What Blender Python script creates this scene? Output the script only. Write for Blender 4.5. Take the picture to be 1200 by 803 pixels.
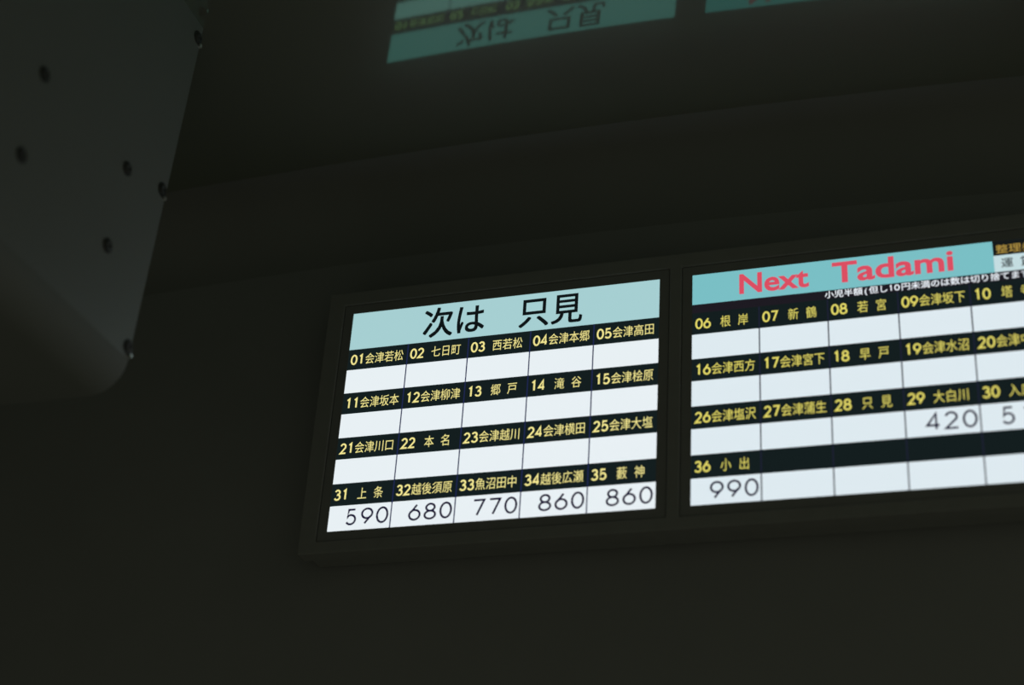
import bpy, bmesh, math
from mathutils import Vector, Matrix

for _o in list(bpy.data.objects):
    bpy.data.objects.remove(_o)
SC = bpy.context.scene
COL = SC.collection

# ------------------------------------------------------------------ frame of reference
# the wall frame is measured in widths of one monitor picture (0.304 m):
# u runs right along the front wall, v up, w out of the wall into the carriage
S = 0.304
Z0 = 2.0            # height of the top edge of the monitor pictures above the floor


def P(u, v, w):
    return Vector((u * S, -w * S, Z0 + v * S))


# ------------------------------------------------------------------ camera
cam_d = bpy.data.cameras.new('camera')
cam = bpy.data.objects.new('camera', cam_d)
COL.objects.link(cam)
SC.camera = cam
cam_d.sensor_fit = 'HORIZONTAL'
cam_d.sensor_width = 36.0
cam_d.lens = 1947.57 / 1200.0 * 36.0
cam_d.clip_start = 0.02


def D(a):
    return Vector((a[0], -a[2], a[1]))


right = D((0.94989159, 0.06039318, -0.30668978))
down = D((-0.09975018, -0.87129011, -0.48052414))
fwd = D((-0.29623616, 0.4870382, -0.82160692))
M = Matrix((right, -down, -fwd)).transposed().to_4x4()
M.translation = P(2.04136616, -2.63163823, 4.16110829)
cam.matrix_world = M
cam_d.dof.use_dof = True
cam_d.dof.focus_distance = 5.13 * S
cam_d.dof.aperture_fstop = 2.6

# ------------------------------------------------------------------ world: faint light left in the dark carriage
AMB = (0.082, 0.086, 0.063)
world = bpy.data.worlds.new('night')
SC.world = world
world.use_nodes = True
bg = world.node_tree.nodes['Background']
bg.inputs['Color'].default_value = AMB + (1,)
bg.inputs['Strength'].default_value = 1.0

vs = SC.view_settings
SC.display_settings.display_device = 'sRGB'
vs.view_transform = 'Standard'
vs.look = 'None'
vs.exposure = 0.0
vs.gamma = 1.0
vs.use_curve_mapping = False


# ------------------------------------------------------------------ materials
def lin(*rgb):
    out = []
    for c in rgb:
        c /= 255.0
        out.append(c / 12.92 if c <= 0.04045 else ((c + 0.055) / 1.055) ** 2.4)
    return tuple(out)


def surf(name, col, rough=0.6, spec=0.3, noise=0.12, scale=30.0, bump=0.0, metal=0.0):
    m = bpy.data.materials.new(name)
    m.use_nodes = True
    nt = m.node_tree
    b = nt.nodes['Principled BSDF']
    tc = nt.nodes.new('ShaderNodeTexCoord')
    nz = nt.nodes.new('ShaderNodeTexNoise')
    nz.inputs['Scale'].default_value = scale
    nz.inputs['Detail'].default_value = 4
    nt.links.new(tc.outputs['Object'], nz.inputs['Vector'])
    mx = nt.nodes.new('ShaderNodeMix')
    mx.data_type = 'RGBA'
    mx.inputs[6].default_value = tuple(c * (1 - noise) for c in col) + (1,)
    mx.inputs[7].default_value = tuple(min(1, c * (1 + noise)) for c in col) + (1,)
    nt.links.new(nz.outputs['Fac'], mx.inputs[0])
    nt.links.new(mx.outputs[2], b.inputs['Base Color'])
    b.inputs['Roughness'].default_value = rough
    b.inputs['Specular IOR Level'].default_value = spec
    b.inputs['Metallic'].default_value = metal
    if bump:
        bp = nt.nodes.new('ShaderNodeBump')
        bp.inputs['Strength'].default_value = bump
        bp.inputs['Distance'].default_value = 0.0005
        nt.links.new(nz.outputs['Fac'], bp.inputs['Height'])
        nt.links.new(bp.outputs['Normal'], b.inputs['Normal'])
    return m


def glow(name, rgb, sample=False):
    """a lit area of the liquid crystal picture"""
    m = bpy.data.materials.new(name)
    m.use_nodes = True
    nt = m.node_tree
    nt.nodes.clear()
    out = nt.nodes.new('ShaderNodeOutputMaterial')
    em = nt.nodes.new('ShaderNodeEmission')
    em.inputs['Color'].default_value = lin(*rgb) + (1,)
    em.inputs['Strength'].default_value = 1.0
    nt.links.new(em.outputs[0], out.inputs['Surface'])
    m.cycles.emission_sampling = 'FRONT' if sample else 'NONE'
    return m


def ceiling_material():
    m = bpy.data.materials.new('glossy_ceiling_sheet')
    m.use_nodes = True
    nt = m.node_tree
    b = nt.nodes['Principled BSDF']
    out = nt.nodes['Material Output']
    tc = nt.nodes.new('ShaderNodeTexCoord')
    nz = nt.nodes.new('ShaderNodeTexNoise')
    nz.inputs['Scale'].default_value = 14
    nt.links.new(tc.outputs['Object'], nz.inputs['Vector'])
    mx = nt.nodes.new('ShaderNodeMix')
    mx.data_type = 'RGBA'
    mx.inputs[6].default_value = (0.148, 0.142, 0.118, 1)
    mx.inputs[7].default_value = (0.160, 0.154, 0.128, 1)
    nt.links.new(nz.outputs['Fac'], mx.inputs[0])
    nt.links.new(mx.outputs[2], b.inputs['Base Color'])
    b.inputs['Roughness'].default_value = 0.35
    b.inputs['Specular IOR Level'].default_value = 0.4
    gl = nt.nodes.new('ShaderNodeBsdfGlossy')
    gl.inputs['Color'].default_value = (0.40, 1.0, 0.80, 1)
    gl.inputs['Roughness'].default_value = 0.045
    fr = nt.nodes.new('ShaderNodeFresnel')
    fr.inputs['IOR'].default_value = 1.85
    ms = nt.nodes.new('ShaderNodeMixShader')
    nt.links.new(fr.outputs[0], ms.inputs[0])
    nt.links.new(b.outputs[0], ms.inputs[1])
    nt.links.new(gl.outputs[0], ms.inputs[2])
    nt.links.new(ms.outputs[0], out.inputs['Surface'])
    return m


M_CEIL = ceiling_material()
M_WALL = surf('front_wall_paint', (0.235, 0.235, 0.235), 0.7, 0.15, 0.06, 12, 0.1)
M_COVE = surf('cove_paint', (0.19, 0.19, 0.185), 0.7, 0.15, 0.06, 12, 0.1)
M_LEFT = surf('side_wall_paint', (0.235, 0.235, 0.235), 0.7, 0.15, 0.06, 12, 0.1)
M_PANEL = surf('side_panel_paint', (0.215, 0.222, 0.217), 0.5, 0.4, 0.05, 9, 0.1)
M_EDGE = surf('panel_edge_paint', (0.205, 0.21, 0.205), 0.7, 0.2, 0.05, 9, 0.1)
M_SCREW = surf('screw_dark', (0.06, 0.06, 0.06), 0.5, 0.3)
M_GLINT = surf('screw_glint', (0.6, 0.6, 0.58), 0.35, 0.5, metal=0.6)
M_HOUSE = surf('housing_plastic', (0.235, 0.235, 0.23), 0.7, 0.1, 0.08, 60, 0.2)
M_BEZEL = surf('bezel_plastic', (0.215, 0.215, 0.215), 0.7, 0.1, 0.08, 60, 0.1)

G_GRID = glow('grid_navy', (30, 38, 78))
G_GRID2 = glow('grid_dark', (30, 33, 52))
G_TITLE = glow('title_teal_pale', (166, 207, 210), True)
G_TITLE2 = glow('title_teal', (122, 191, 197), True)
G_LABEL = glow('label_black_green', (20, 30, 31))
G_NOTE = glow('note_black_purple', (30, 27, 34))
G_WHITE = glow('fare_white', (232, 240, 244), True)
G_WHITE2 = glow('fare_white_cool', (222, 234, 240), True)
G_YEL = glow('letters_yellow', (242, 230, 146))
G_YEL2 = glow('letters_yellow_deep', (226, 215, 104))
G_INK = glow('letters_ink', (14, 20, 22))
G_NAVY = glow('digits_navy', (22, 17, 48))
G_PINK = glow('letters_pink_red', (219, 78, 98))
G_NOTEW = glow('letters_white', (240, 245, 252))
G_GOLD = glow('letters_gold', (172, 142, 66))
G_BOX = glow('box_pale', (196, 220, 224), True)
G_BLACK = glow('box_black', (22, 26, 26))


# ------------------------------------------------------------------ mesh helpers
def obj(name, bm, mat, parent=None, smooth=False):
    me = bpy.data.meshes.new(name)
    bmesh.ops.recalc_face_normals(bm, faces=bm.faces[:])
    bm.to_mesh(me)
    bm.free()
    me.materials.append(mat)
    if smooth:
        for p in me.polygons:
            p.use_smooth = True
    o = bpy.data.objects.new(name, me)
    COL.objects.link(o)
    if parent:
        o.parent = parent
        o.matrix_parent_inverse = parent.matrix_basis.inverted()
    return o


def tag(o, label, cat, group=None):
    o['label'] = label
    o['category'] = cat
    if group:
        o['group'] = group
    return o


def struct(o):
    o['kind'] = 'structure'
    return o


def thing(name, loc, label, cat, group=None):
    o = bpy.data.objects.new(name, None)
    COL.objects.link(o)
    o.location = loc
    o.empty_display_size = 0.05
    return tag(o, label, cat, group)


def box_bm(bm, u0, u1, v0, v1, w0, w1):
    vs_ = [bm.verts.new(P(u, v, w)) for w in (w0, w1) for v in (v0, v1) for u in (u0, u1)]
    for f in ((0, 1, 3, 2), (4, 6, 7, 5), (0, 4, 5, 1), (2, 3, 7, 6), (0, 2, 6, 4), (1, 5, 7, 3)):
        bm.faces.new([vs_[i] for i in f])
    return bm


def quad_bm(u0, u1, v0, v1, w):
    """a lit area of the picture: a flat patch facing into the carriage"""
    bm = bmesh.new()
    bm.faces.new([bm.verts.new(P(*c)) for c in ((u0, v0, w), (u1, v0, w), (u1, v1, w), (u0, v1, w))])
    return bm


def frame_bm(outer, holes, w0, w1, bevel=0.0):
    """a slab with rectangular openings, w1 towards the carriage"""
    u0, u1, v0, v1 = outer
    us = sorted({u0, u1} | {h[0] for h in holes} | {h[1] for h in holes})
    vv = sorted({v0, v1} | {h[2] for h in holes} | {h[3] for h in holes})
    bm = bmesh.new()

    def solid(i, j):
        if i < 0 or j < 0 or i >= len(us) - 1 or j >= len(vv) - 1:
            return False
        cu, cv = (us[i] + us[i + 1]) / 2, (vv[j] + vv[j + 1]) / 2
        return not any(h[0] < cu < h[1] and h[2] < cv < h[3] for h in holes)
    cache = {}

    def V(i, j, k):
        key = (i, j, k)
        if key not in cache:
            cache[key] = bm.verts.new(P(us[i], vv[j], (w0, w1)[k]))
        return cache[key]
    for i in range(len(us) - 1):
        for j in range(len(vv) - 1):
            if not solid(i, j):
                continue
            for k in (0, 1):
                bm.faces.new([V(i, j, k), V(i + 1, j, k), V(i + 1, j + 1, k), V(i, j + 1, k)])
            for di, dj, a, b in ((-1, 0, (i, j), (i, j + 1)), (1, 0, (i + 1, j), (i + 1, j + 1)),
                                 (0, -1, (i, j), (i + 1, j)), (0, 1, (i, j + 1), (i + 1, j + 1))):
                if not solid(i + di, j + dj):
                    bm.faces.new([V(*a, 0), V(*b, 0), V(*b, 1), V(*a, 1)])
    bmesh.ops.recalc_face_normals(bm, faces=bm.faces[:])
    if bevel:
        es = [e for e in bm.edges if len(e.link_faces) == 2 and e.calc_face_angle(0) > 0.5]
        bmesh.ops.bevel(bm, geom=es, offset=bevel * S, segments=2, profile=0.6, affect='EDGES')
    return bm


# ------------------------------------------------------------------ lettering
_glyphs = {}


def glyphs(s, off):
    key = (s, off)
    if key not in _glyphs:
        cu = bpy.data.curves.new('lettering', 'FONT')
        cu.body = s
        cu.offset = off
        cu.resolution_u = 4
        o = bpy.data.objects.new('lettering', cu)
        COL.objects.link(o)
        bpy.context.view_layer.update()
        dg = bpy.context.evaluated_depsgraph_get()
        me = o.evaluated_get(dg).to_mesh()
        vsx = [(v.co.x, v.co.y) for v in me.vertices]
        fs = [tuple(p.vertices) for p in me.polygons]
        o.evaluated_get(dg).to_mesh_clear()
        bpy.data.objects.remove(o)
        bpy.data.curves.remove(cu)
        _glyphs[key] = (vsx, fs)
    return _glyphs[key]


def put(bm, s, w, off=0.0, box=None, em=None):
    """box = (u0,u1,v0,v1): stretch the written word into the box;
    em = (u, baseline v, em width, em height): set on the body of full-width characters"""
    cjk = any(ord(ch) > 0x2e80 for ch in s)
    pts, fs = glyphs(s, 0.0 if cjk else off)
    if box:
        xs = [p[0] for p in pts]
        ys = [p[1] for p in pts]
        ax = (box[1] - box[0]) / (max(xs) - min(xs))
        ay = (box[3] - box[2]) / (max(ys) - min(ys))
        bx, by = box[0] - min(xs) * ax, box[2] - min(ys) * ay
    else:
        bx, by, ax, ay = em
    # Chinese characters are thickened by overlaid copies, which keeps their small counters clean
    e = off
    for dx, dy in (((-e, -e), (e, -e), (-e, e), (e, e)) if cjk and e else ((0, 0),)):
        vv = [bm.verts.new(P(bx + (x + dx) * ax, by + (y + dy) * ay, w)) for x, y in pts]
        for f in fs:
            try:
                bm.faces.new([vv[i] for i in f])
            except ValueError:
                pass


def arc(cx, cy, rx, ry, a0, a1, n=18):
    return [(cx + rx * math.cos(math.radians(a0 + (a1 - a0) * i / n)),
             cy + ry * math.sin(math.radians(a0 + (a1 - a0) * i / n))) for i in range(n + 1)]


SIX = [(0.70, 1.0), (0.10, 0.50)]
# strokes of the round single-line figures, each in a unit box: (closed, points)
FIG = {
    '0': [(True, arc(.5, .5, .5, .5, 90, 450, 28)[:-1])],
    '1': [(False, [(.20, .84), (.56, 1.0), (.56, 0.0)])],
    '2': [(False, arc(.48, .71, .44, .29, 165, -28, 16) + [(.02, 0.0), (1.0, 0.0)])],
    '3': [(False, arc(.46, .765, .40, .235, 160, -78, 14) + arc(.46, .27, .48, .27, 80, -160, 16))],
    '4': [(False, [(.74, 0.0), (.74, 1.0), (0.0, .26), (1.0, .26)])],
    '5': [(False, [(.88, 1.0), (.20, 1.0), (.10, .50)] + arc(.46, .315, .50, .315, 132, -150, 18))],
    '6': [(False, [(.68, 1.0), (.16, .52)]), (True, arc(.5, .325, .5, .325, 90, 450, 26)[:-1])],
    '7': [(False, [(0.0, 1.0), (.96, 1.0), (.34, 0.0)])],
    '8': [(True, arc(.5, .765, .40, .235, -90, 270, 24)[:-1]), (True, arc(.5, .265, .5, .265, 90, 450, 26)[:-1])],
    '9': [(True, arc(.5, .675, .5, .325, 90, 450, 26)[:-1]), (False, [(.84, .48), (.32, 0.0)])],
}


def figure(bm, ch, u0, v0, wd, ht, st, w):
    """one figure in even strokes of width st inside the box at u0, v0"""
    for closed, pts in FIG[ch]:
        q = [(u0 + st / 2 + x * (wd - st), v0 + st / 2 + y * (ht - st)) for x, y in pts]
        n = len(q)
        L, Rr = [], []
        for i in range(n):
            a = q[i - 1] if (i or closed) else None
            b = q[(i + 1) % n] if (i < n - 1 or closed) else None
            t1 = t2 = None
            if a:
                d = math.hypot(q[i][0] - a[0], q[i][1] - a[1])
                t1 = ((q[i][0] - a[0]) / d, (q[i][1] - a[1]) / d)
            if b:
                d = math.hypot(b[0] - q[i][0], b[1] - q[i][1])
                t2 = ((b[0] - q[i][0]) / d, (b[1] - q[i][1]) / d)
            t1, t2 = t1 or t2, t2 or t1
            tx, ty = t1[0] + t2[0], t1[1] + t2[1]
            d = math.hypot(tx, ty) or 1.0
            tx, ty = tx / d, ty / d
            k = 1 / max(0.42, tx * t1[0] + ty * t1[1])
            nx, ny = -ty * st / 2 * k, tx * st / 2 * k
            L.append(bm.verts.new(P(q[i][0] + nx, q[i][1] + ny, w)))
            Rr.append(bm.verts.new(P(q[i][0] - nx, q[i][1] - ny, w)))
        for i in range(n if closed else n - 1):
            j = (i + 1) % n
            bm.faces.new([L[i], L[j], Rr[j], Rr[i]])


# ------------------------------------------------------------------ setting
def ceil_v(u, w):
    return 0.5379 - 0.0167 * u + 0.0328 * w - 0.0172 * (u - 1) ** 2


def make_ceiling():
    bm = bmesh.new()
    nu, nw = 80, 40
    U0, U1, W0, W1 = -3.35, 3.6, -0.24, 4.8
    g = {}
    for k, dv in enumerate((0.0, 0.06)):
        for i in range(nu + 1):
            for j in range(nw + 1):
                u = U0 + (U1 - U0) * i / nu
                w = W0 + (W1 - W0) * j / nw
                g[i, j, k] = bm.verts.new(P(u, ceil_v(u, w) + dv, w))
    for k in (0, 1):
        for i in range(nu):
            for j in range(nw):
                bm.faces.new([g[i, j, k], g[i + 1, j, k], g[i + 1, j + 1, k], g[i, j + 1, k]])
    for i in range(nu):
        for j in (0, nw):
            bm.faces.new([g[i, j, 0], g[i + 1, j, 0], g[i + 1, j, 1], g[i, j, 1]])
    for j in range(nw):
        for i in (0, nu):
            bm.faces.new([g[i, j, 0], g[i, j + 1, 0], g[i, j + 1, 1], g[i, j, 1]])
    o = struct(obj('ceiling', bm, M_CEIL, smooth=True))
    o.data.set_sharp_from_angle(angle=math.radians(40))
    return o


make_ceiling()

W_WALL = -0.13      # face of the front wall behind the housing


def top_slab(name, along, mat):
    """a wall slab whose top edge follows the arched ceiling"""
    bm = bmesh.new()
    rows = []
    for (u, w, u2, w2) in along:
        rows.append([bm.verts.new(P(u, -6.4, w)), bm.verts.new(P(u, ceil_v(u, w) + 0.01, w)),
                     bm.verts.new(P(u2, ceil_v(u2, w2) + 0.01, w2)), bm.verts.new(P(u2, -6.4, w2))])
    for a, b in zip(rows, rows[1:]):
        for k in range(4):
            bm.faces.new([a[k], a[(k + 1) % 4], b[(k + 1) % 4], b[k]])
    bm.faces.new(rows[0])
    bm.faces.new(rows[-1])
    return struct(obj(name, bm, mat))


top_slab('wall_front', [(u, W_WALL, u, W_WALL - 0.1) for u in [-3.3 + 0.2 * i for i in range(34)]], M_WALL)
top_slab('wall_left', [(-3.2, w, -3.3, w) for w in [W_WALL - 0.1 + 0.3 * i for i in range(16)]], M_LEFT)



def make_cove():
    # added rounded moulding, shaped to soften and brighten the dark wall-to-ceiling corner
    r, n = 0.24, 12
    bm = bmesh.new()
    rows = []
    for i in range(66):
        u = -3.25 + 0.1 * i
        w1 = W_WALL + r
        top = ceil_v(u, w1)
        row = [bm.verts.new(P(u, ceil_v(u, W_WALL) + 0.004, W_WALL - 0.002))]
        for k in range(n + 1):
            a = math.pi / 2 * k / n
            row.append(bm.verts.new(P(u, top - r + r * math.sin(a), W_WALL + r - r * math.cos(a))))
        row.append(bm.verts.new(P(u, top + 0.004, w1)))
        rows.append(row)
    m = len(rows[0])
    for a, b in zip(rows, rows[1:]):
        for k in range(m):
            bm.faces.new([a[k], a[(k + 1) % m], b[(k + 1) % m], b[k]])
    bm.faces.new(rows[0])
    bm.faces.new(rows[-1])
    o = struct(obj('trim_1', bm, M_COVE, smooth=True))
    o.data.set_sharp_from_angle(angle=math.radians(35))


make_cove()

# ------------------------------------------------------------------ the side panel with its screws
PW0 = 0.82                                     # end of the panel nearest the monitors
PA = (-0.2447, -0.637)                           # lower and upper point of its face (u, v)
PB = (-0.2088, 0.5227)


def panel_u(v):
    return PA[0] + (PB[0] - PA[0]) * (v - PA[1]) / (PB[1] - PA[1])


def make_panel():
    t = thing('side_panel', P(-0.7, -0.7, 1.6),
              'pale grey screwed-down boxed side panel hanging from the ceiling left of the lit screens', 'panel')
    r, n = 0.10, 12
    cv = -0.580
    cu = panel_u(cv) - r
    top = ceil_v(-0.21, PW0)
    sheet = [(-0.62, top), (panel_u(top), top), (cu + r, cv), (cu + r - 0.02, cv), (cu + r - 0.02, top - 0.03), (-0.62, top - 0.03)]
    edge = [(cu + r * math.cos(-math.pi / 2 * i / n), cv + r * math.sin(-math.pi / 2 * i / n)) for i in range(n + 1)]
    edge += [(-0.62, cv - r), (-0.62, cv - r + 0.02), (cu, cv - r + 0.02)]
    edge += [(cu + (r - 0.02) * math.cos(-math.pi / 2 + math.pi / 2 * i / n),
              cv + (r - 0.02) * math.sin(-math.pi / 2 + math.pi / 2 * i / n)) for i in range(1, n + 1)]
    for name, prof, mat in (('panel_sheet', sheet, M_PANEL), ('lower_edge', edge, M_EDGE)):
        bm = bmesh.new()
        rows = []
        for w in (PW0, 1.2, 1.7, 2.4, 3.2):
            row = []
            for k, (u, v) in enumerate(prof):
                if name == 'panel_sheet' and k in (0, 1):
                    v = ceil_v(u, w)
                row.append(bm.verts.new(P(u, v, w)))
            rows.append(row)
        m = len(prof)
        for a, b in zip(rows, rows[1:]):
            for k in range(m):
                bm.faces.new([a[k], a[(k + 1) % m], b[(k + 1) % m], b[k]])
        bm.faces.new(rows[0])
        bm.faces.new(rows[-1])
        o = obj(name, bm, mat, t, smooth=True)
        o.data.set_sharp_from_angle(angle=math.radians(25))
    # the closed end of the box, set back a little from the edge
    bm = bmesh.new()
    box_bm(bm, -0.62, panel_u(0) - 0.05, cv - r + 0.025, top - 0.03, PW0 + 0.03, PW0 + 0.04)
    obj('end_plate', bm, M_EDGE, t)
    return t


panel = make_panel()


def screw(v, w, r=0.017, h=0.008, bright=False):
    bm = bmesh.new()
    u0 = panel_u(v)
    n = 16
    rings = []
    for rr, d in ((r * 1.25, 0.0), (r * 1.25, h * 0.3), (r, h * 0.35), (r * 0.9, h * 0.8), (r * 0.55, h)):
        rings.append([bm.verts.new(P(u0 + d, v + rr * math.cos(2 * math.pi * i / n), w + rr * math.sin(2 * math.pi * i / n)))
                      for i in range(n)])
    for a, b in zip(rings, rings[1:]):
        for i in range(n):
            bm.faces.new([a[i], a[(i + 1) % n], b[(i + 1) % n], b[i]])
    # cross recess in the head
    c = bm.verts.new(P(u0 + h * 0.4, v, w))
    for i in range(n):
        bm.faces.new([rings[-1][i], rings[-1][(i + 1) % n], c])
    bm.faces.new(rings[0])
    s_ = obj('screw', bm, M_SCREW, panel, smooth=False)
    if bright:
        # added bright metal block standing in for the glint beside an edge screw
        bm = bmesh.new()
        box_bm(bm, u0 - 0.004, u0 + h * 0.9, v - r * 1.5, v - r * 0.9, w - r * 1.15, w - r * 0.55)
        obj('glint_block', bm, M_GLINT, s_)
    return s_


# three along the panel's end edge, then two pairs further along
for v, w in ((0.495, 0.838), (-0.05, 0.842), (-0.548, 0.834),
             (-0.100, 1.019), (-0.348, 1.023), (-0.100, 1.434), (-0.346, 1.435)):
    screw(v, w, bright=w < 0.9)

# ------------------------------------------------------------------ the display housing
BZ = 0.03
L0, L1 = 0.0, 1.0
R0, R1 = 1.1006, 1.1006 + 5 * 0.19839
VB = -0.7503
house = thing('display_housing', P(1.05, -0.82, -0.06),
              'dark overhead housing on the front wall framing both lit fare screens', 'display housing')
HO = (-0.087, R1 + 0.087, VB - 0.07, 0.08)
C = 0.0015           # clearance round each monitor
holes = [(a - BZ - C, b + BZ + C, VB - BZ - C, BZ + C) for a, b in ((L0, L1), (R0, R1))]
obj('front_frame', frame_bm(HO, holes, -0.046, 0.008, 0.004), M_HOUSE, house)
bm = bmesh.new()
box_bm(bm, HO[0] + 0.012, HO[1] - 0.012, HO[2] + 0.012, HO[3] - 0.012, W_WALL, -0.045)
bmesh.ops.bevel(bm, geom=bm.edges[:], offset=0.004 * S, segments=2, affect='EDGES')
obj('back_box', bm, M_HOUSE, house)

# ------------------------------------------------------------------ the fare screens
PITCH = (0.75027 - 0.13208) / 4
LAB = 0.07287
HDR = 0.13208
GAP = 0.0019
Wp, Wl = 0.0016, 0.0028       # layers of the picture and its letters

left_names = ['01会津若松', '02七日町', '03西若松', '04会津本郷', '05会津高田',
              '11会津坂本', '12会津柳津', '13郷戸', '14滝谷', '15会津桧原',
              '21会津川口', '22本名', '23会津越川', '24会津横田', '25会津大塩',
              '31上条', '32越後須原', '33魚沼田中', '34越後広瀬', '35藪神']
left_fares = [''] * 15 + ['590', '680', '770', '860', '860']
right_names = ['06根岸', '07新鶴', '08若宮', '09会津坂下', '10塔寺',
               '16会津西方', '17会津宮下', '18早戸', '19会津水沼', '20会津中川',
               '26会津塩沢', '27会津蒲生', '28只見', '29大白川', '30入広瀬',
               '36小出', '', '', '', '']
right_fares = [''] * 13 + ['420', '510', '990', '', '', '', '']


def make_monitor(u0, cw, label, names, fares, mats):
    white, yellow, grid = mats
    u1 = u0 + 5 * cw
    t = thing('fare_display', P((u0 + u1) / 2, VB - BZ, 0), label, 'screen', 'fare screens in the overhead housing')
    obj('bezel', frame_bm((u0 - BZ, u1 + BZ, VB - BZ, BZ), [(u0, u1, VB, 0)], -0.0445, 0.003, 0.001), M_BEZEL, t)
    bm_ = bmesh.new()
    box_bm(bm_, u0, u1, VB, 0, -0.0445, 0.0)
    obj('screen_panel', bm_, grid, t)
    for r in range(4):
        vt = -HDR - r * PITCH
        for c in range(5):
            a, b = u0 + c * cw, u0 + (c + 1) * cw
            ga = GAP if c else 0
            gb = GAP if c < 4 else 0
            name, fare = names[r * 5 + c], fares[r * 5 + c]
            lab = obj('station_label', quad_bm(a + ga, b - gb, vt - LAB, vt, Wp), G_LABEL, t)
            if name:
                bm_ = bmesh.new()
                vc = vt - LAB * 0.515
                num, st = name[:2], name[2:]
                for k, ch in enumerate(num):
                    x0 = a + (0.048 + 0.121 * k) * cw
                    figure(bm_, ch, x0, vc - 0.0182, 0.0226, 0.0364, 0.0054, Wl)
                n = len(st)
                start, adv = {4: (0.29, 0.1625), 3: (0.392, 0.165), 2: (0.42, 0.262)}[n]
                for k, ch in enumerate(st):
                    put(bm_, ch, Wl, 0.0,
                        em=(a + (start + adv * k) * cw, vc - 0.0155, 0.1625 * cw, 0.041))
                obj('lettering', bm_, yellow, lab)
            vf = vt - LAB
            vb = vt - PITCH
            cell = obj('fare_cell', quad_bm(a + ga, b - gb, vb, vf, Wp), white, t)
            if fare:
                bm_ = bmesh.new()
                for k, ch in enumerate(fare):
                    wd = {'5': 0.0355, '1': 0.022}.get(ch, 0.0392)
                    figure(bm_, ch, b - 0.0075 - 0.0392 - 0.0487 * (2 - k) + (0.006 if ch == '1' else 0.0),
                           vf - 0.0662, wd, 0.0535, 0.0064, Wl)
                obj('lettering', bm_, G_NAVY, cell)
    return t


scr_l = make_monitor(L0, 0.2, 'left lit fare screen, pale teal header with black Japanese words, stations 01 to 35',
                     left_names, left_fares, (G_WHITE, G_YEL, G_GRID))
tb = obj('title_bar', quad_bm(L0, L1, -HDR, 0, Wp), G_TITLE, scr_l)
tb['label'] = 'pale teal title bar with black Japanese words'
bm = bmesh.new()
put(bm, '次は', Wl, 0.013, em=(0.2415, -0.1085, 0.1045, 0.113))
obj('lettering', bm, G_INK, tb)
bm = bmesh.new()
put(bm, '只見', Wl, 0.013, em=(0.2415 + 3 * 0.1045, -0.1085, 0.1045, 0.113))
obj('lettering', bm, G_INK, tb)

scr_r = make_monitor(R0, 0.19839, 'right lit fare screen, teal header with red English words, cut by the photo edge',
                     right_names, right_fares, (G_WHITE2, G_YEL2, G_GRID2))
HR = 1.9665
tb = obj('title_bar', quad_bm(R0, HR, -0.1028, 0, Wp), G_TITLE2, scr_r)
tb['label'] = 'teal title bar with red English words'
bm = bmesh.new()
put(bm, 'Next', Wl, 0.025, box=(1.2415, 1.4465, -0.0845, -0.0150))
obj('lettering', bm, G_PINK, tb)
bm = bmesh.new()
put(bm, 'Tadami', Wl, 0.025, box=(1.5139, 1.8566, -0.0830, -0.0115))
obj('lettering', bm, G_PINK, tb)
ns = obj('note_strip', quad_bm(R0, R1, -HDR, -0.1028, Wp), G_NOTE, scr_r)
ns['label'] = 'dark strip with a line of small white writing'
bm = bmesh.new()
for s, u in (('小児半額', 1.4900), ('(', 1.6030), ('但し', 1.6165), ('円未満のは数は切り捨てます', 1.7065)):
    put(bm, s, Wl, 0.011, em=(u, -0.1275, 0.0273, 0.0262))
figure(bm, '1', 1.6725, -0.1285, 0.0125, 0.0205, 0.0036, Wl)
figure(bm, '0', 1.6880, -0.1285, 0.0155, 0.0205, 0.0036, Wl)
obj('lettering', bm, G_NOTEW, ns)
tk = obj('ticket_header', quad_bm(HR, R1, -0.0485, 0, Wp), G_BLACK, scr_r)
bm = bmesh.new()
put(bm, '整理券', Wl, 0.008, em=(1.9735, -0.0405, 0.0355, 0.031))
obj('lettering', bm, G_GOLD, tk)
fh = obj('fare_header', quad_bm(HR, R1, -0.1028, -0.0485, Wp), G_BOX, scr_r)
bm = bmesh.new()
for k, ch in enumerate('運賃'):
    put(bm, ch, Wl, 0.008, em=(1.985 + 0.052 * k, -0.0880, 0.034, 0.034))
obj('lettering', bm, G_INK, fh)
